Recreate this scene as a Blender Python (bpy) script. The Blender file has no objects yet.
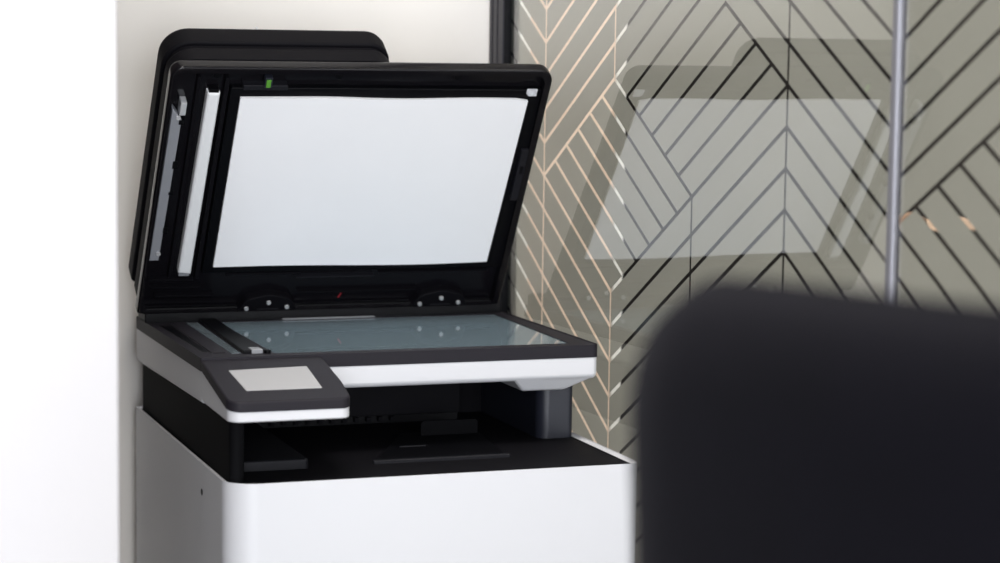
import bpy, bmesh, math, random
from mathutils import Vector, Matrix
from mathutils.geometry import delaunay_2d_cdt
random.seed(4)
sc = bpy.context.scene
C = sc.collection
PI = math.pi

# ------------------------------------------------------------------ materials
def pmat(name, col, rough=.5, metal=0, spec=.5, bump=0, bscale=400, var=0, vscale=6, coat=0, emit=None):
    m = bpy.data.materials.new(name); m.use_nodes = True
    nt = m.node_tree; b = nt.nodes['Principled BSDF']
    b.inputs['Base Color'].default_value = (*col, 1)
    b.inputs['Roughness'].default_value = rough
    b.inputs['Metallic'].default_value = metal
    b.inputs['Specular IOR Level'].default_value = spec
    b.inputs['Coat Weight'].default_value = coat
    if emit:
        b.inputs['Emission Color'].default_value = (*emit[0], 1); b.inputs['Emission Strength'].default_value = emit[1]
    tc = nt.nodes.new('ShaderNodeTexCoord')
    if bump:
        n = nt.nodes.new('ShaderNodeTexNoise'); n.inputs['Scale'].default_value = bscale; n.inputs['Detail'].default_value = 3
        nt.links.new(tc.outputs['Object'], n.inputs['Vector'])
        bp = nt.nodes.new('ShaderNodeBump'); bp.inputs['Strength'].default_value = bump; bp.inputs['Distance'].default_value = .001
        nt.links.new(n.outputs['Fac'], bp.inputs['Height']); nt.links.new(bp.outputs['Normal'], b.inputs['Normal'])
    if var:
        n = nt.nodes.new('ShaderNodeTexNoise'); n.inputs['Scale'].default_value = vscale; n.inputs['Detail'].default_value = 4
        nt.links.new(tc.outputs['Object'], n.inputs['Vector'])
        r = nt.nodes.new('ShaderNodeValToRGB')
        r.color_ramp.elements[0].position = .3; r.color_ramp.elements[1].position = .7
        r.color_ramp.elements[0].color = (*[c*(1-var) for c in col], 1); r.color_ramp.elements[1].color = (*[min(1, c*(1+var)) for c in col], 1)
        nt.links.new(n.outputs['Fac'], r.inputs['Fac']); nt.links.new(r.outputs['Color'], b.inputs['Base Color'])
    return m

M = dict(
    white=pmat('white_plastic', (.605, .61, .635), .42, bump=.05, bscale=900),
    sheet=pmat('white_foam_sheet', (.92, .92, .935), .6, var=.012, vscale=9),
    roller=pmat('white_scan_strip', (.86, .87, .88), .35),
    black=pmat('black_plastic', (.0050, .0047, .0062), .58, spec=.06, bump=.12, bscale=1500),
    neck=pmat('matte_black_plastic', (.0050, .0050, .0058), .65, spec=.03, bump=.12, bscale=1500),
    bezel=pmat('charcoal_plastic', (.016, .0145, .019), .55, spec=.15, bump=.12, bscale=1500),
    inner=pmat('black_inner_plastic', (.0015, .0015, .0024), .45, spec=.12),
    gloss=pmat('glossy_black_plastic', (.005, .0045, .006), .18, spec=.22),
    column=pmat('dark_grey_plastic', (.0150, .0165, .0250), .38, spec=.4, bump=.1, bscale=1500),
    plate=pmat('dark_grey_plate', (.009, .009, .012), .5, spec=.2),
    steel=pmat('brushed_steel', (.30, .31, .34), .45, .15),
    chrome=pmat('chrome', (.85, .86, .88), .35, .6),
    grey=pmat('grey_plastic', (.26, .27, .29), .5),
    green=pmat('green_plastic', (.09, .30, .03), .4),
    red=pmat('red_plastic', (.45, .03, .04), .4),
    sticker=pmat('white_sticker', (.62, .63, .66), .5, var=.25, vscale=260),
    screen=pmat('grey_touchscreen', (.37, .365, .37), .25),
    platen=pmat('scanner_glass', (.16, .215, .25), .03, spec=.5),
    strip=pmat('scan_strip_glass', (.13, .16, .18), .04),
    wall=pmat('cream_wall_paint', (.725, .70, .665), .7, bump=.06, bscale=260, var=.015, vscale=3),
    wwall=pmat('white_wall_paint', (.545, .535, .545), .75, bump=.06, bscale=260),
    shadepanel=pmat('taupe_shade_panel', (.105, .085, .078), .7, bump=.05, bscale=260),
    pink=pmat('blush_wall_paint', (.86, .66, .53), .7, bump=.05, bscale=260),
    jamb=pmat('white_door_jamb', (.88, .86, .83), .5),
    darkdoor=pmat('dark_wood', (.010, .008, .0075), .7, spec=.1, var=.3, vscale=12),
    floor=pmat('pale_floor', (.30, .29, .28), .6, bump=.1, bscale=300, var=.06, vscale=8),
    ceil=pmat('white_ceiling_paint', (.82, .81, .79), .8),
    post=pmat('dark_anodised_metal', (.026, .025, .033), .42, .1, spec=.3),
    alu=pmat('satin_aluminium', (.20, .20, .225), .4, .35),
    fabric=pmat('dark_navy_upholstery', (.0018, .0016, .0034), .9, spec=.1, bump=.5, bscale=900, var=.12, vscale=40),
    leg=pmat('black_metal_legs', (.015, .015, .016), .4, .6),
    cab=pmat('pale_grey_laminate', (.62, .61, .60), .45, var=.02),
    copper=pmat('warm_brushed_metal', (.52, .36, .26), .4, .7),
)

_f = M['fabric'].node_tree.nodes['Principled BSDF']
_f.inputs['Sheen Weight'].default_value = .018; _f.inputs['Sheen Roughness'].default_value = .4; _f.inputs['Sheen Tint'].default_value = (.8, .8, 1, 1)

def film_mat():
    m = bpy.data.materials.new('frosted_vinyl_film'); m.use_nodes = True
    nt = m.node_tree; nt.nodes.clear()
    o = nt.nodes.new('ShaderNodeOutputMaterial'); mx = nt.nodes.new('ShaderNodeMixShader')
    d = nt.nodes.new('ShaderNodeBsdfDiffuse'); t = nt.nodes.new('ShaderNodeBsdfTranslucent')
    tc = nt.nodes.new('ShaderNodeTexCoord'); n = nt.nodes.new('ShaderNodeTexNoise'); n.inputs['Scale'].default_value = 5
    r = nt.nodes.new('ShaderNodeValToRGB')
    r.color_ramp.elements[0].position = .35; r.color_ramp.elements[1].position = .65
    r.color_ramp.elements[0].color = (.345, .340, .312, 1); r.color_ramp.elements[1].color = (.368, .363, .334, 1)
    nt.links.new(tc.outputs['Object'], n.inputs['Vector']); nt.links.new(n.outputs['Fac'], r.inputs['Fac'])
    nt.links.new(r.outputs['Color'], d.inputs['Color']); nt.links.new(r.outputs['Color'], t.inputs['Color'])
    mx.inputs[0].default_value = .80
    nt.links.new(d.outputs[0], mx.inputs[1]); nt.links.new(t.outputs[0], mx.inputs[2]); nt.links.new(mx.outputs[0], o.inputs['Surface'])
    return m
M['film'] = film_mat()

def pane_mat(name, r0, rmax, tint):
    # clear glass: reflects more the more it is seen edge on, else lets light straight through
    m = bpy.data.materials.new(name); m.use_nodes = True
    nt = m.node_tree; nt.nodes.clear(); N = nt.nodes.new; L = nt.links.new
    o = N('ShaderNodeOutputMaterial'); mx = N('ShaderNodeMixShader')
    g = N('ShaderNodeBsdfGlossy'); g.inputs['Roughness'].default_value = 0.0; g.inputs['Color'].default_value = (1, 1, 1, 1)
    t = N('ShaderNodeBsdfTransparent'); t.inputs['Color'].default_value = (*tint, 1)
    ge = N('ShaderNodeNewGeometry'); dt = N('ShaderNodeVectorMath'); dt.operation = 'DOT_PRODUCT'
    L(ge.outputs['Incoming'], dt.inputs[0]); L(ge.outputs['Normal'], dt.inputs[1])
    def mt(op, a, b):
        n = N('ShaderNodeMath'); n.operation = op
        for i, v in enumerate((a, b)):
            if v is None: continue
            if isinstance(v, (int, float)): n.inputs[i].default_value = v
            else: L(v, n.inputs[i])
        return n.outputs[0]
    c = mt('ABSOLUTE', dt.outputs['Value'], None)
    f = mt('POWER', mt('SUBTRACT', 1.0, c), 5.0)
    f = mt('ADD', mt('MULTIPLY', f, rmax - r0), r0)
    L(f, mx.inputs[0]); L(t.outputs[0], mx.inputs[1]); L(g.outputs[0], mx.inputs[2]); L(mx.outputs[0], o.inputs['Surface'])
    return m
M['pane'] = pane_mat('clear_glass', .180, 1.0, (.95, .97, .955))
M['pane_back'] = pane_mat('clear_glass_edge', .02, .05, (.97, .985, .975))

# ------------------------------------------------------------------ helpers
def finish(bm, sharp=38):
    bmesh.ops.recalc_face_normals(bm, faces=bm.faces[:])
    for f in bm.faces: f.smooth = True
    for e in bm.edges:
        if len(e.link_faces) == 2 and e.calc_face_angle(0) > math.radians(sharp): e.smooth = False

def obj(name, bm, mat, parent=None, kind=None, label=None):
    finish(bm)
    me = bpy.data.meshes.new(name); bm.to_mesh(me); bm.free()
    for mm in (mat if isinstance(mat, (list, tuple)) else [mat]): me.materials.append(M[mm])
    o = bpy.data.objects.new(name, me); C.objects.link(o)
    if name not in ('frosted_film', 'glass_pane', 'backrest'):
        wn = o.modifiers.new('normals', 'WEIGHTED_NORMAL'); wn.keep_sharp = True; wn.weight = 90
    if parent: o.parent = parent
    if kind: o['kind'] = kind
    if label: o['label'] = label
    return o

def thing(name, label, cat, loc=(0, 0, 0), rz=0, group=None):
    o = bpy.data.objects.new(name, None); C.objects.link(o)
    o.empty_display_size = .05; o.location = loc; o.rotation_euler = (0, 0, rz)
    o['label'] = label; o['category'] = cat
    if group: o['group'] = group
    return o

def NB(): return bmesh.new()

def inset_poly(cs, d):
    # cs: counter-clockwise [(x, y, r)]; returns the polygon moved inward by d
    n = len(cs); out = []
    for i in range(n):
        p0 = Vector(cs[i-1][:2]); p = Vector(cs[i][:2]); p1 = Vector(cs[(i+1) % n][:2])
        e0 = (p-p0).normalized(); e1 = (p1-p).normalized()
        n0 = Vector((-e0.y, e0.x)); n1 = Vector((-e1.y, e1.x))
        q = p + d*(n0+n1)/max(.2, 1+n0.dot(n1))
        convex = e0.x*e1.y-e0.y*e1.x > 0
        r = cs[i][2]; r = max(r-d, .0002) if convex else r+d
        out.append((q.x, q.y, r))
    return out

def round_pts(cs, seg=6):
    n = len(cs); pts = []
    for i in range(n):
        p0 = Vector(cs[i-1][:2]); p = Vector(cs[i][:2]); p1 = Vector(cs[(i+1) % n][:2]); r = max(cs[i][2], .0001)
        a = (p0-p).normalized(); b = (p1-p).normalized()
        ang = a.angle(b); t = min(r/math.tan(ang/2), .49*min((p0-p).length, (p1-p).length)); r = t*math.tan(ang/2)
        c = p + (a+b).normalized()*(r/math.sin(ang/2))
        s = p+a*t-c; e = p+b*t-c
        da = math.atan2(s.x*e.y-s.y*e.x, s.dot(e)); a0 = math.atan2(s.y, s.x)
        for k in range(seg+1):
            th = a0+da*k/seg; pts.append((c.x+r*math.cos(th), c.y+r*math.sin(th)))
    return pts

ID = lambda x, y, z: (x, y, z)
def prism(bm, cs, z0, z1, b0=0, b1=0, T=ID, seg=6, cav=None, bs=3):
    """rounded prism between z0 and z1 with rounded edges b0/b1; cav=(corners, depth) sinks a tray into the z0 face (z grows inward)"""
    rings = []
    if b0:
        for k in range(bs): a = PI/2*k/bs; rings.append((z0+b0*(1-math.sin(a)), b0*(1-math.cos(a))))
        rings = [(z0+b0*(1-math.cos(PI/2*k/bs)), b0*(1-math.sin(PI/2*k/bs))) for k in range(bs+1)]
    else: rings = [(z0, 0)]
    if b1: rings += [(z1-b1*(1-math.sin(PI/2*k/bs)), b1*(1-math.cos(PI/2*k/bs))) for k in range(bs+1)]
    else: rings += [(z1, 0)]
    V = []
    for z, d in rings:
        V.append([bm.verts.new(T(x, y, z)) for x, y in round_pts(inset_poly(cs, d) if d else cs, seg)])
    n = len(V[0])
    for A, B in zip(V, V[1:]):
        for i in range(n):
            j = (i+1) % n; bm.faces.new((A[i], A[j], B[j], B[i]))
    bm.faces.new(V[-1])
    if cav:
        ci, dep = cav
        A = [bm.verts.new(T(x, y, z0)) for x, y in round_pts(ci, seg)]
        B = [bm.verts.new(T(x, y, z0+dep)) for x, y in round_pts(ci, seg)]
        for P, Q in ((V[0], A), (A, B)):
            for i in range(n):
                j = (i+1) % n; bm.faces.new((P[i], P[j], Q[j], Q[i]))
        bm.faces.new(B)
    else: bm.faces.new(V[0][::-1])
    return V

def rect(x0, y0, x1, y1, r=.002): 
    if not isinstance(r, (list, tuple)): r = [r]*4
    return [(x0, y0, r[0]), (x1, y0, r[1]), (x1, y1, r[2]), (x0, y1, r[3])]

def box(bm, x0, y0, z0, x1, y1, z1, bev=.001, r=.0015, T=ID): prism(bm, rect(x0, y0, x1, y1, r), z0, z1, bev, bev, T, seg=3, bs=2)

def cyl(bm, p, q, r, r2=None, n=16, T=None):
    p = Vector(p); q = Vector(q); r2 = r if r2 is None else r2
    d = (q-p).normalized(); a = d.orthogonal().normalized(); b = d.cross(a)
    A = [bm.verts.new(p+r*(a*math.cos(2*PI*k/n)+b*math.sin(2*PI*k/n))) for k in range(n)]
    B = [bm.verts.new(q+r2*(a*math.cos(2*PI*k/n)+b*math.sin(2*PI*k/n))) for k in range(n)]
    for i in range(n): bm.faces.new((A[i], A[(i+1) % n], B[(i+1) % n], B[i]))
    bm.faces.new(A[::-1]); bm.faces.new(B)
    if T:
        for v in A+B: v.co = Vector(T(*v.co))

# axes swaps: profile drawn in (y, z) and pushed along x; profile in (x, z) pushed along y
YZX = lambda y, z, x: (x, y, z)
XZY = lambda x, z, y: (x, y, z)

# ------------------------------------------------------------------ setting
RIM = .72                      # height of the printer's white rim above the floor
WB = .52                       # back wall
PX, PY = -.147, -.27           # right front edge of the white wall on the left
CEIL = 2.6
def sbox(name, x0, y0, z0, x1, y1, z1, mat, bev=0):
    bm = NB(); prism(bm, rect(x0, y0, x1, y1, .0005 if not bev else bev), z0, z1, 0, 0, seg=2 if not bev else 5)
    return obj(name, bm, mat, kind='structure')
sbox('floor', -3.0, -4.2, -.05, 4.2, 1.4, 0, 'floor')
sbox('ceiling', -3.0, -2.6, CEIL, 4.2, 1.4, CEIL+.08, 'ceil')
sbox('wall_left', -3.0, PY, 0, PX, WB+.12, CEIL, 'wwall', .003)
sbox('added_shade_panel', PX, PY+.025, 0, PX+.003, WB, CEIL, 'shadepanel')  # added dark panel, out of view: darkens the gap and its reflection in the glass
sbox('wall_back', PX, WB, 0, .452, WB+.12, CEIL, 'wall')
sbox('wall_right', .452, WB, 0, .597, WB+.12, CEIL, 'pink')
sbox('trim_1', .5975, WB-.0015, 0, .6115, WB+.12, CEIL, 'jamb', .002)
door = sbox('door_1', .612, WB+.05, 0, 2.0, WB+.09, CEIL, 'darkdoor')
bm = NB(); cyl(bm, (1.035, WB+.052, .91), (1.035, WB+.042, .91), .013, n=24); cyl(bm, (1.035, WB+.045, .91), (1.035, WB+.0, .91), .009, n=14)
prism(bm, rect(1.028, .901, 1.108, .919, .008), WB-.012, WB+.004, .003, .003, XZY)
obj('door_handle', bm, 'copper', door, label='warm metal lever handle')
sbox('wall_far', 2.0, WB, 0, 4.2, WB+.12, CEIL, 'darkdoor')
sbox('wall_side', 4.12, -3.2, 0, 4.2, WB, CEIL, 'darkdoor')

# ------------------------------------------------------------------ glass partition
GX, GYAW = .4529, .0423
part = thing('glass_partition', 'glass partition wall with grey frosted film cut into herringbone by clear lines', 'partition', (GX, .2, 0), GYAW)
# local frame: x away from the room, y along the glass (towards the back wall), z up
S0, S1, S2 = .268, -.577, -1.52
SE = S0+.006
W_, PIT, Z0 = .1853, .0377, .379+RIM
SX = -.3925+.0062
def lat(x, m): return Vector((SX+W_*x, Z0+PIT*m))
segs = []
ZLO, ZHI = .05, CEIL-.05
mlo, mhi = (ZLO-Z0)/PIT, (ZHI-Z0)/PIT
def seg(x0, m0, x1, m1): segs.append((lat(x0, m0), lat(x1, m1)))
def bl(Mm, x0, x1): seg(x0, Mm-3*x0, x1, Mm-3*x1)
def dl(D, x0, x1): seg(x0, D+3*x0, x1, D+3*x1)
XE = (S0+.02-SX)/W_
for k in range(-32, 46):
    # room-side columns from the back wall to the joint
    D = k
    if D <= -12: dl(D, 2, XE)                              # falling lines right of the long diagonal
    elif D <= -6: (dl(D, (6-D)/6, -D/6), dl(D, 3, XE))
    else: dl(D, 3, XE)
    Mm = k
    if Mm <= 0: bl(Mm, 0, 2)
    elif Mm <= 5: bl(Mm, Mm/6, (Mm+6)/6)
    elif Mm == 6: bl(Mm, 2/3, 3)
    else: bl(Mm, 2/3, 3)
    if D <= 0: dl(D, -1, 0 if D < 0 else 2/3)
    else: dl(D, -1, 2/3)
    # second pane
    if k == -6: bl(k, -2, -1)
    elif k > -6: bl(k, -2, -1)
    if k <= 0: dl(k, -2, -1)
    elif k <= 5: dl(k, -2, -1-k/6)
    for c in (-3, -4): (bl if c % 2 == 0 else dl)(k+(0 if c % 2 else -12), c, c+1)
for x, m0, m1 in ((3, mlo, mhi), (2, 0, 2), (2, mlo, -6), (1, mlo, -3), (0, mlo, mhi), (-2, mlo, mhi), (-3, mlo, mhi), (-4, mlo, mhi), (2/3, 4, mhi)): seg(x, m0, x, m1)

def film(name, sa, sb, parent):
    """frosted film between y=sa and y=sb with every clear line cut out"""
    vs, es, bars = [], [], []
    def poly(pts):
        i0 = len(vs); vs.extend(pts); n = len(pts)
        es.extend((i0+i, i0+(i+1) % n) for i in range(n))
    poly([Vector((sa, ZLO)), Vector((sb, ZLO)), Vector((sb, ZHI)), Vector((sa, ZHI))])
    for a, b in segs:
        a, b = a.copy(), b.copy()
        d = b-a
        # clip to the sheet
        t0, t1 = 0.0, 1.0; ok = True
        for ax, lo, hi in ((0, sa-.004, sb+.004), (1, ZLO-.004, ZHI+.004)):
            if abs(d[ax]) < 1e-9:
                if not lo < a[ax] < hi: ok = False
                continue
            u, v = (lo-a[ax])/d[ax], (hi-a[ax])/d[ax]
            if u > v: u, v = v, u
            t0, t1 = max(t0, u), min(t1, v)
        if not ok or t1-t0 < 1e-4: continue
        p, q = a+d*t0, a+d*t1
        if (q-p).length < .003: continue
        e = (q-p).normalized(); HW = .0017 if abs(e.x) < .01 else .0021; nn = Vector((-e.y, e.x)); p -= e*HW*.8; q += e*HW*.8
        poly([p-nn*HW, q-nn*HW, q+nn*HW, p+nn*HW]); bars.append((p, q, e, nn, HW))
    V, E_, F, *_ = delaunay_2d_cdt(vs, es, [], 0, 1e-6)
    bm = NB(); bv = [bm.verts.new((.0033, v.x, v.y)) for v in V]
    for f in F:
        c = sum((V[i] for i in f), Vector((0, 0)))/len(f)
        if not (sa < c.x < sb and ZLO < c.y < ZHI): continue
        hit = False
        for p, q, e, nn, HW in bars:
            r = c-p
            if abs(r.dot(nn)) < HW and -1e-5 < r.dot(e) < (q-p).length+1e-5: hit = True; break
        if not hit: bm.faces.new([bv[i] for i in f])
    for v in [v for v in bm.verts if not v.link_faces]: bm.verts.remove(v)
    bmesh.ops.dissolve_limit(bm, angle_limit=.01, verts=bm.verts[:], edges=bm.edges[:])
    return obj(name, bm, 'film', parent)

def pane(sa, sb):
    bm = NB(); prism(bm, rect(0, sa, .003, sb, .0001), .03, CEIL-.03, seg=1)
    o = obj('glass_pane', bm, ['pane', 'pane_back'], part)
    for pl in o.data.polygons:
        pl.use_smooth = False
        pl.material_index = 0 if pl.normal.x < -.9 else 1
    film('frosted_film', sa+.001, sb-.001, o)
pane(S1+.002, SE)
pane(S2, S1-.002)
bm = NB()                                                   # slim rounded strip over the joint of the two panes
prism(bm, rect(-.0062, S1-.0048, -.0001, S1+.0048, (.0045, .0005, .0005, .0045)), .0, CEIL-.002, 0, 0, seg=6)
obj('joint_strip', bm, 'alu', part, label='slim satin metal strip over the joint of two panes')
bm = NB(); box(bm, -.012, S2, 0, .02, S1-.006, .03); box(bm, -.012, S1+.006, 0, .02, S0, .03); obj('floor_channel', bm, 'post', part)
bm = NB(); box(bm, -.012, S2, CEIL-.03, .02, S1-.006, CEIL-.001); box(bm, -.012, S1+.006, CEIL-.03, .02, S0, CEIL-.001); obj('head_channel', bm, 'post', part)
# dark corner post, grooved on its room side, with a lip behind the glass and a white edge
bm = NB()
xs, y0, y1 = -.0075, S0+.0065, WB-.2-.004
prof = [(xs, y0), (.018, y0), (.018, y1), (xs, y1), (xs, y0+.034), (xs+.004, y0+.034), (xs+.004, y0+.030), (xs, y0+.030), (xs, y0+.018), (xs+.004, y0+.018), (xs+.004, y0+.014), (xs, y0+.014)]
A = [bm.verts.new((x, y, 0.001)) for x, y in prof]; B = [bm.verts.new((x, y, CEIL-.001)) for x, y in prof]
for i in range(len(A)): bm.faces.new((A[i], A[(i+1) % len(A)], B[(i+1) % len(A)], B[i]))
bm.faces.new(A[::-1]); bm.faces.new(B)
po = obj('corner_post', bm, 'post', part, label='dark grooved metal post')
bm = NB(); box(bm, .0040, S0-.0185+.003, .03, .017, S0+.006, CEIL-.03, .0005, .0005); obj('glazing_lip', bm, 'inner', po)
bm = NB(); box(bm, xs+.0015, y0-.0012, .002, .0178, y0+.004, CEIL-.002, .0003, .0003); obj('post_dark_front', bm, 'inner', po, label='dark front of the post, shade put into its colour')  # blackens the post's front face, standing in for a shaded recess
bm = NB(); box(bm, .0040, S0-.0232+.003, .03, .017, S0-.019+.006, CEIL-.03, .0005, .0005); obj('edge_seal', bm, 'jamb', po, label='white edge seal')

# ------------------------------------------------------------------ printer
BH = .24
BASE = RIM-BH
printer = thing('multifunction_printer', 'white and black office printer with its scanner lid raised, beside the glass partition', 'printer', (.208, .238, BASE))
OX, OY = .208, .238
def L(x, y, z): return (x-OX, y-OY, z+BH)                     # z given from the white rim
def LYZX(y, z, x): return L(x, y, z)
def LXZY(x, z, y): return L(x, y, z)
PW, PD = .416, .4765
# --- lower body: white shell with a sunk top
bm = NB()
outer = rect(0, 0, PW, PD, (.030, .012, .006, .006))
inner = inset_poly(outer, .0055)
prism(bm, outer, 0, -BH+.006, .0022, .004, L, seg=10, cav=(inner, -.012))
body = obj('lower_body', bm, 'white', printer)
bm = NB(); cyl(bm, L(-.0006, .1149, -.0262), L(.0015, .1149, -.0262), .0032, n=14); obj('screw_hole', bm, 'inner', body)
for (x, y) in ((.04, .05), (.376, .05), (.04, .43), (.376, .43)):
    bm = NB(); cyl(bm, L(x, y, -BH+.007), L(x, y, -BH), .014, .012); obj('foot', bm, 'inner', body)
bm = NB(); box(bm, .05, -.0012, -.150, .366, .002, -.1485, .0003, .0003, L); obj('tray_seam', bm, 'grey', body)
# --- output deck
bm = NB()
ins = inset_poly(outer, .0057)
tray = [(.085, .09, .006), (.33, .09, .006), (.345, .33, .004), (.075, .33, .004)]
prism(bm, ins, -.0012, -.011, .0008, 0, L, seg=10)
deck = obj('output_deck', bm, 'black', printer)
bm = NB()                                                    # raised shelf around the sunk tray: left, right and front lips
prism(bm, rect(.018, .078, .098, .32, .004), -.002, .0085, 0, .002, L)
obj('left_shelf', bm, 'plate', deck)
bm = NB(); prism(bm, [(.165, .082, .002), (.309, .082, .002), (.309, .089, .002), (.165, .089, .002)], -.002, .0022, 0, .0008, L); obj('front_ridge', bm, 'plate', deck)
bm = NB()                                                    # sloping centre plate and its stop flap
v = [L(.168, .09, .0006), L(.306, .09, .0006), L(.318, .22, .004), L(.236, .22, .004)]
w = [L(.168, .09, -.001), L(.306, .09, -.001), L(.318, .22, -.001), L(.236, .22, -.001)]
A = [bm.verts.new(p) for p in v]; B = [bm.verts.new(p) for p in w]
bm.faces.new(A); bm.faces.new(B[::-1])
for i in range(4): bm.faces.new((A[i], B[i], B[(i+1) % 4], A[(i+1) % 4]))
obj('tray_plate', bm, 'inner', deck)
bm = NB()
prism(bm, rect(.251, -.001, .3142, .0188, (.0005, .0005, .004, .004)), .200, .2035, .0008, .0008, LXZY); fl = obj('stop_flap', bm, 'neck', deck)
bm = NB(); box(bm, .212, .148, .0005, .240, .151, .003, .0004, .0004, L); obj('flap_hinge', bm, 'plate', deck)
# --- neck: left wall, right column, rear wall
bm = NB()
prism(bm, [(.0072, .022, .02), (.022, .022, .012), (.022, .47, .003), (.0072, .47, .003)], -.002, .062, 0, 0, L)
obj('neck_wall', bm, 'neck', printer)
bm = NB()
prism(bm, [(.3731, .1735, .012), (.4125, .1735, .006), (.4125, .47, .004), (.3731, .47, .004)], -.002, .0645, 0, 0, L, seg=8)
obj('support_column', bm, 'column', printer)
bm = NB(); box(bm, .022, .30, .0095, .3277, .46, .0655, .001, .001, L); box(bm, .3277, .36, -.002, .374, .46, .0655, .001, .001, L)
rear = obj('output_wall', bm, 'black', printer)
bm = NB(); box(bm, .022, .315, -.002, .33, .44, .0094, .0005, .0005, L); obj('exit_slot', bm, 'inner', rear)
for k in range(11):
    x = .115+.0135*k
    bm = NB(); prism(bm, rect(x, .0015, x+.005, .0065, .0006), .308, .317, .0006, 0, LXZY, seg=2); obj('exit_finger', bm, 'black', rear)
# --- scanner base
ST, SB_, SWB = .1036, .0919, .0690                            # top, bezel bottom, white bottom
SY0, SY1, SXR = .1201, .470, .4187
bm = NB()
gl = [(.0805, .1475, .002), (.396, .1475, .002), (.4055, .409, .002), (.0805, .409, .002)]
prism(bm, rect(0, SY0, SXR, SY1, (.002, .007, .004, .004)), ST, SB_, .0015, 0, L, seg=6, cav=(gl, -.0022))
bez = obj('scanner_bezel', bm, 'bezel', printer)
bm = NB(); g2 = inset_poly(gl, .0006); prism(bm, g2, ST-.0007, ST-.0019, 0, 0, L); obj('scanner_glass', bm, 'platen', bez)
# strips left of the scanner glass, running front to back
def strip(name, a, b, z0, z1, mat, bev=.0006):
    bm = NB(); cs = [(a[0], a[1], .0006), (a[2], a[1], .0006), (b[2], b[1], .0006), (b[0], b[1], .0006)]
    prism(bm, cs, z0, z1, 0, bev, L, seg=2); return obj(name, bm, mat, bez)
strip('guide_slot', (.012, .172, .0185), (.0115, .385, .0235), ST-.002, ST+.0004, 'inner')
strip('guide_rail', (.0195, .160, .0335), (.026, .405, .041), ST-.002, ST+.0012, 'bezel')
strip('document_strip_glass', (.0385, .155, .0475), (.0435, .407, .0570), ST-.002, ST+.0006, 'strip')
strip('glass_divider', (.0490, .150, .0700), (.0600, .415, .0790), ST-.002, ST+.0035, 'inner', .001)
strip('divider_tip', (.0575, .1495, .0690), (.0580, .168, .0690), ST-.001, ST+.0042, 'grey', .001)
bm = NB(); cyl(bm, L(.0735, .1495, ST), L(.0735, .1495, ST+.0035), .0035, n=12); obj('divider_stud', bm, 'inner', bez)
bm = NB(); box(bm, .155, .4112, ST-.0005, .262, .4172, ST+.0012, .0004, .0004, L); obj('paper_edge_guide', bm, 'grey', bez)
bm = NB(); box(bm, .001, .419, ST-.003, .4177, .462, ST+.0165, .003, .002, L); obj('hinge_housing', bm, 'inner', bez)
# white band under the bezel
bm = NB()
prism(bm, rect(.004, SY0+.0006, SXR-.0006, SY1-.0015, (.002, .0065, .004, .004)), SWB, SB_-.0003, .006, 0, L, seg=6)
band = obj('scanner_band', bm, 'white', printer)
bm = NB()                                                   # left flank reaches lower than the front
LF = lambda x, y, z: L(x, y, z+(SB_-z)/(SB_-.0535)*.0062*(SY1-y)/(SY1-.1165))
prism(bm, rect(.0006, .1195, .022, SY1-.0005, .0008), .0535, SB_-.0005, .005, 0, LF)
obj('left_flank', bm, 'white', band)
bm = NB()                                                   # belly of the band above the column
prism(bm, [(.3261, .0702, .002), (.342, .0597, .006), (.388, .0597, .012), (.4150, .0715, .004), (.4150, .078, .002), (.3261, .078, .002)], SY0+.0015, .40, .002, 0, lambda x, z, y: L(x, y+max(0, .0712-z)*1.7, z-max(0, .0712-z)*.35))
obj('band_belly', bm, 'white', band)
# --- control panel, tilted to the front
TAN = .0211/.1157
def tilt(y, z): return z if y > .1237 else z-(.1237-y)*TAN
def LT(x, y, z): return L(x, y, tilt(y, z))
CPX = .1215
def dense(cs, T, z0, z1, b0, b1, bm, seg=8): prism(bm, cs, z0, z1, b0, b1, T, seg=seg)
cp = [(.0002, -.0035, .014), (CPX-.004, -.0035, .010), (CPX, .045, .03), (CPX, .1235, .012), (.0002, .1235, .0005)]
bm = NB(); prism(bm, cp, SB_+.0018, ST, 0, .0022, LT, seg=8); pan = obj('control_panel', bm, 'bezel', printer)
bm = NB()
cpw = inset_poly(cp, .0005)
def LW(x, y, z):                                            # white underside: top follows the bezel, bottom stays level and is rounded
    t = (z-.0600)/(SB_+.0016-.0600); return L(x, y, .0600*(1-t)+tilt(y, SB_+.0016)*t)
prism(bm, cpw, .0600, SB_+.0016, .006, 0, LW, seg=8); obj('panel_underside', bm, 'white', pan, label='white underside of the control panel')
bm = NB()
scq = [(.0235, .0265, .001), (.0970, .0265, .001), (.0985, .0905, .001), (.0197, .0860, .001)]
prism(bm, scq, ST-.0008, ST+.0005, 0, .0003, LT, seg=2); obj('touchscreen', bm, 'screen', pan, label='pale grey blank touchscreen')

# --- lid: drawn in its own plane (x, d from the hinge, o outward from the underside)
ANG, HY, HZ = .969, .4166, .1101
ca, sa_ = math.cos(ANG), math.sin(ANG)
def LD(x, d, o):
    x = .12+(x-.12)*(1.005-.068*d)
    return L(x, HY-d*ca+o*sa_, HZ+d*sa_+o*ca)
LX0, LX1, LL = -.0085, .4112, .3345
bm = NB()
lo = rect(LX0, .004, LX1, LL, (.004, .004, .016, .013))
li = rect(LX0+.0052, .0048, LX1-.0085, LL-.0075, (.002, .002, .010, .008))
prism(bm, lo, 0, .017, .0025, .006, LD, seg=8, cav=(li, .012))
lid = obj('scanner_lid', bm, 'gloss', printer)
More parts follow.
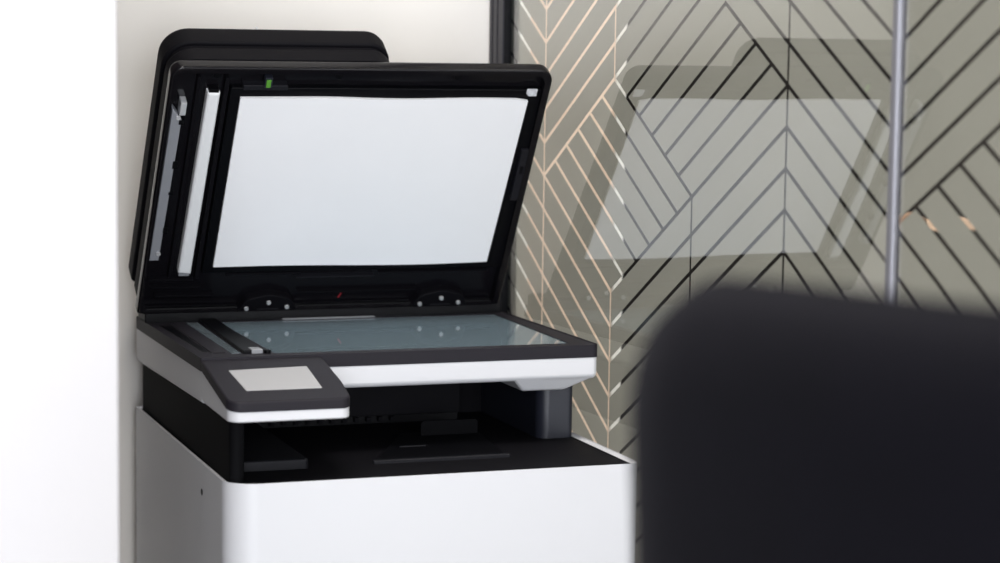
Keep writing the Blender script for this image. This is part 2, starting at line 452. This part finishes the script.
# feeder housing on the outside of the lid
bm = NB()
fo = rect(LX0-.0005, .012, .2385, LL+.0005, (.006, .006, .026, .030))
prism(bm, inset_poly(fo, .0015), .0165, .040, .001, .006, LD, seg=10)
prism(bm, inset_poly(fo, .0045), .0395, .045, 0, 0, LD, seg=10)
prism(bm, fo, .0445, .0755, .003, .009, LD, seg=10)
adf = obj('document_feeder', bm, 'black', lid)
bm = NB(); box(bm, .094, LL-.003, .0705, .0955, LL-.0003, .0762, .0002, .0002, LD); obj('feeder_notch', bm, 'white', adf)
# inside of the lid
bm = NB(); prism(bm, rect(.0575, .058, LX1-.0075, .3065, .003), .0045, .0125, .001, 0, LD); bp_ = obj('backing_plate', bm, 'inner', lid)
def sheet():
    bm = NB(); nx, ny = 24, 16
    x0, x1, d0, d1 = .0684, .3925, .0690, .2958
    g = {}
    for s in (0, 1):
        for i in range(nx+1):
            for j in range(ny+1):
                u, v = i/nx, j/ny
                x = x0+(x1-x0)*u; d = d0+(d1-d0)*v; x -= u*(.0085-.0045*v)
                d += v*(-.0022*math.sin(PI*min(1, max(0, (u-.25)/.6)))**2+.0010*math.sin(PI*u)) - (1-v)*(.0010*math.sin(PI*u)-.0012*math.sin(2*PI*u))
                if v > .98 and u > .985: d -= .002
                o = .0042 if s else .0012-.0018*math.sin(PI*u)*math.sin(PI*v)-.0010*v*math.sin(2*PI*u)
                g[s, i, j] = bm.verts.new(LD(x, d, o))
        for i in range(nx):
            for j in range(ny):
                q = [g[s, i, j], g[s, i+1, j], g[s, i+1, j+1], g[s, i, j+1]]
                bm.faces.new(q if s else q[::-1])
    rim = [(i, 0) for i in range(nx)]+[(nx, j) for j in range(ny)]+[(i, ny) for i in range(nx, 0, -1)]+[(0, j) for j in range(ny, 0, -1)]
    for a, b in zip(rim, rim[1:]+rim[:1]): bm.faces.new((g[0, *a], g[0, *b], g[1, *b], g[1, *a]))
    return bm
obj('backing_sheet', sheet(), 'sheet', lid, label='white backing sheet')
# long white strip of the document scanner
bm = NB()
prism(bm, [(.0308, .0605, .001), (.0452, .0585, .001), (.0468, .3015, .001), (.0330, .3015, .001)], .0015, .011, .003, 0, LD, seg=3)
ro = obj('scan_roller', bm, 'roller', lid, label='long white scan strip')
bm = NB(); box(bm, .0345, .3005, .003, .0452, .3055, .0115, .001, .001, LD); obj('strip_holder', bm, 'inner', ro)
bm = NB(); box(bm, .0320, .0545, .004, .0440, .0592, .0115, .001, .001, LD); obj('strip_clip', bm, 'grey', ro)
bm = NB(); box(bm, .0505, .05, .005, .0555, .318, .0122, .001, .001, LD); box(bm, .0215, .05, .007, .0255, .318, .0122, .001, .001, LD); obj('strip_rail', bm, 'black', lid)
# bent steel bracket at the left with its clips
bm = NB(); prism(bm, [(-.0030, .080, .0008), (.0072, .080, .0008), (.0098, .268, .0008), (-.0016, .2825, .0008)], .0008, .0122, .0012, 0, LD, seg=3)
br = obj('steel_bracket', bm, 'steel', lid, label='steel bracket')
for (d, h) in ((.262, .012), (.205, .020), (.170, .008), (.118, .016)):
    bm = NB(); box(bm, .0068, d, .0002, .0125, d+h*.5, .0122, .0008, .0006, LD); obj('bracket_tab', bm, 'inner', br)
bm = NB(); box(bm, .0062, .274, .0000, .0128, .2905, .0122, .001, .001, LD); obj('bracket_clip', bm, 'chrome', br)
for d in (.2715, .0905):
    bm = NB(); cyl(bm, (.0055, d, .0012), (.0055, d, -.001), .0024, n=12, T=LD); obj('bracket_screw', bm, 'chrome', br)
# upper edge: pads, green latch, sticker, right-hand clip
for x in (.0425, .1735, .3055):
    bm = NB(); cyl(bm, (x, .3190, .0125), (x, .3190, .0095), .0042, n=18, T=LD); obj('rubber_pad', bm, 'inner', lid)
bm = NB(); prism(bm, [(.070, .3045, .001), (.118, .3045, .001), (.118, .3105, .001), (.070, .3105, .001)], .0030, .0122, .0008, 0, LD, seg=2); lb = obj('latch_plate', bm, 'plate', lid)
bm = NB(); box(bm, .0915, .3085, .0012, .1000, .3215, .0090, .001, .001, LD); obj('latch_slot', bm, 'column', lb)
bm = NB(); box(bm, .0930, .3100, -.0004, .0980, .3190, .0030, .0006, .0006, LD); obj('latch_button', bm, 'green', lb, label='green release button')
bm = NB(); prism(bm, [(.3885, .2990, .0006), (.3975, .2990, .0006), (.3975, .3080, .0006), (.3855, .3080, .0006), (.3855, .3020, .0006)], .0030, .0044, .0002, 0, LD, seg=2); obj('sticker', bm, 'sticker', lid, label='small white sticker')
bm = NB(); box(bm, .3945, .158, .0002, .4045, .228, .0122, .0012, .001, LD); rc = obj('side_clip', bm, 'plate', lid)
bm = NB(); box(bm, .3975, .196, -.0004, .4010, .206, .0010, .0003, .0003, LD); obj('clip_hole', bm, 'inner', rc)
# lower zone: ribbed hinge mechanism
for k, (x0, x1, d, h, o, mt) in enumerate(((.000, .050, .0455, .0030, .0060, 'black'), (.004, .060, .0350, .0018, .0068, 'black'), (.010, .075, .0225, .0022, .0062, 'black'),
        (.165, .255, .0475, .0014, .0050, 'plate'), (.085, .17, .0515, .0030, .0066, 'black'), (.26, .39, .0500, .0022, .0066, 'black'), (.17, .31, .0240, .0016, .0068, 'black'))):
    bm = NB(); box(bm, x0, d, o, x1, d+h, .0124, .0006, .0006, LD); obj('hinge_rib', bm, mt, lid)
def disc(x, d, r, mt):
    bm = NB(); prism(bm, [(x-r, d, .0005), (x+r, d, .0005), (x+r*.75, d+r*.50, r*.35), (x, d+r*.72, r*.6), (x-r*.75, d+r*.50, r*.35)], .0010, .0124, .0012, 0, LD, seg=4)
    return obj('hinge_cover', bm, mt, lid)
for x in (.1375, .3390):
    h = disc(x, .0030, .034, 'black')
    for dx, dd in ((-.0245, .0085), (0, .0165), (.0215, .0095)):
        bm = NB(); cyl(bm, (x+dx, dd, .0012), (x+dx, dd, -.0012), .0026, .0022, n=12, T=LD); obj('hinge_screw', bm, 'chrome', h)
    bm = NB(); box(bm, x-.012, .0065, -.0004, x+.012, .0076, .0014, .0003, .0003, LD); obj('hinge_slot', bm, 'plate', h)
bm = NB(); prism(bm, [(.2195, .0120, .0002), (.2207, .0120, .0002), (.2235, .0180, .0002), (.2223, .0180, .0002)], .0110, .0126, .0002, 0, LD, seg=1); obj('red_mark', bm, 'red', lid, label='tiny red mark')

# ------------------------------------------------------------------ cabinet under the printer
cab = thing('storage_cabinet', 'low pale grey storage cabinet that carries the printer', 'cabinet', (.19, .25, 0))
bm = NB(); box(bm, -.29, -.27, .05, .23, .262, BASE, .002, .002); obj('carcass', bm, 'cab', cab)
bm = NB(); box(bm, -.27, -.25, 0, .21, .25, .0505, .001, .001); obj('plinth', bm, 'leg', cab)
for x0, x1, hx in ((-.287, -.0315, -.05), (-.0285, .227, -.01)):
    bm = NB(); box(bm, x0, -.289, .055, x1, -.2695, BASE-.02, .0015, .0015); d = obj('door', bm, 'cab', cab)
    bm = NB(); box(bm, hx-.004, -.302, .25, hx+.004, -.2885, .37, .002, .002); obj('handle', bm, 'alu', d)

# ------------------------------------------------------------------ chair
CA = math.radians(64)
_l = (-.210, -.19+.04)                                     # far end of the backrest
CXX = -.0505-(math.cos(CA)*_l[0]+math.sin(CA)*_l[1]); CYY = -1.125-(-math.sin(CA)*_l[0]+math.cos(CA)*_l[1])
chair = thing('upholstered_chair', 'dark navy upholstered chair in the blurred foreground right of the printer', 'chair', (CXX, CYY, 0), -CA)
# local frame: x along the backrest, +y from backrest to seat
def loft(rows):
    bm = NB(); R_ = [[bm.verts.new(p) for p in r] for r in rows]; n = len(R_[0])
    for A, B in zip(R_, R_[1:]):
        for i in range(n): bm.faces.new((A[i], A[(i+1) % n], B[(i+1) % n], B[i]))
    bm.faces.new(R_[0][::-1]); bm.faces.new(R_[-1]); return bm
TOPZ = RIM+.3215
def backrest():
    bm = NB(); nu, nv = 40, 40
    HWd, H, TH, RC = .210, .42, .030, .060
    def pt(u, v, s):
        # u,v in -1..1 over a rounded rectangle, s = -1 front (towards seat) / +1 back
        x = u*HWd; z = v*H/2
        ex = max(0, abs(x)-(HWd-RC)); ez = max(0, abs(z)-(H/2-RC)); rr = math.hypot(ex, ez)
        if ex > 0 and ez > 0 and rr > 0:                     # map the square corner onto a round one
            k = max(ex, ez)/rr; ex *= k; ez *= k
            x = math.copysign(HWd-RC+ex, x); z = math.copysign(H/2-RC+ez, z)
        e = math.hypot(max(0, abs(x)-(HWd-RC)), max(0, abs(z)-(H/2-RC)))/RC
        th = TH*math.sqrt(max(0, 1-min(1, e)**2.6))
        crown = -.010*(x/HWd)**4*(z/H+.5)
        y = .9*x*x-.10*((z+H/2)/H)*.3
        return (x, y-s*th, z+crown)
    # even spacing towards the rounded rim
    def sp(n): return [math.sin(PI/2*(-1+2*i/n))*.35+(-1+2*i/n)*.65 for i in range(n+1)]
    U, Vv = sp(nu), sp(nv); g = {}
    for s in (-1, 1):
        for i, u in enumerate(U):
            for j, v in enumerate(Vv):
                edge = i in (0, nu) or j in (0, nv)
                if edge and s == 1: g[s, i, j] = g[-1, i, j]; continue
                x, y, z = pt(u, v, 0 if edge else s)
                g[s, i, j] = bm.verts.new((x, y-.19, z+TOPZ-H/2))
        for i in range(nu):
            for j in range(nv):
                q = [g[s, i, j], g[s, i+1, j], g[s, i+1, j+1], g[s, i, j+1]]
                bm.faces.new(q if s > 0 else q[::-1])
    return bm
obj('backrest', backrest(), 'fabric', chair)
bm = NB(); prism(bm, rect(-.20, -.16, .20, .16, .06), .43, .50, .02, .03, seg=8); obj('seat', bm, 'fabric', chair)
for s in (-1, 1):
    bm = NB(); cyl(bm, (s*.12, -.12, .45), (s*.12, -.235, .70), .012); obj('back_support', bm, 'leg', chair)
for sx in (-1, 1):
    for sy in (-1, 1):
        bm = NB(); cyl(bm, (sx*.16, sy*.12, .44), (sx*.18, sy*.14, 0), .015, .010); obj('leg', bm, 'leg', chair)

# ------------------------------------------------------------------ light
w = bpy.data.worlds.new('World'); sc.world = w; w.use_nodes = True
bg = w.node_tree.nodes['Background']; bg.inputs[0].default_value = (.97, .985, 1.0, 1); bg.inputs[1].default_value = .26
def area(name, loc, rot, sx, sy, power, col=(1, 1, 1)):
    l = bpy.data.lights.new(name, 'AREA'); l.shape = 'RECTANGLE'; l.size = sx; l.size_y = sy; l.energy = power; l.color = col
    o = bpy.data.objects.new(name, l); C.objects.link(o); o.location = loc; o.rotation_euler = rot; return o
area('ceiling_light', (-.6, -1.6, CEIL-.02), (0, 0, 0), 1.2, .6, 6, (1, .96, .9))
area('nook_light', (-.30, -.70, CEIL-.02), (0, 0, 0), .8, .6, 50, (1, .96, .91))
area('front_fill', (-.5, -4.0, 1.1), (PI/2, 0, 0), 2.4, 1.9, 180, (.94, .97, 1.03))  # added unseen front fill, brightens the raised lid's backing sheet
area('passage_light', (2.3, -.5, CEIL-.02), (0, 0, 0), 1.4, 1.4, 38, (1, .965, .915))
area('passage_side_fill', (1.7, -1.0, .95), (PI/2, 0, math.radians(46)), .7, 1.3, 11, (1, .94, .88))  # added low fill, lifts the lower film and blush wall
area('passage_wall_fill', (.80, -.05, CEIL-.02), (0, 0, 0), .5, .5, 22, (1, .90, .80))  # added wash from above, brightens the blush wall behind the clear lines

# ------------------------------------------------------------------ camera
cam = bpy.data.cameras.new('Camera'); co = bpy.data.objects.new('Camera', cam); C.objects.link(co)
r_ = Vector((.94211037, -.33504874, .0130532)); u_ = Vector((.02252221, .10207498, .99452172)); f_ = Vector((.33454566, .93665524, -.10371193))
m = Matrix((r_, u_, -f_)).transposed().to_4x4(); m.translation = Vector((-.445, -1.989, .4067+RIM)); co.matrix_world = m
cam.sensor_width = 36; cam.lens = 2213.97*36/1000; cam.clip_start = .05
cam.dof.use_dof = True; cam.dof.focus_distance = 2.26; cam.dof.aperture_fstop = 4.8
sc.camera = co
sc.view_settings.view_transform = 'Standard'; sc.view_settings.look = 'None'
sc.view_settings.gamma = 1; sc.view_settings.use_curve_mapping = False; sc.view_settings.exposure = 0
sc.cycles.use_denoising = True
sc.cycles.max_bounces = 16; sc.cycles.transparent_max_bounces = 16
sc.cycles.caustics_reflective = False
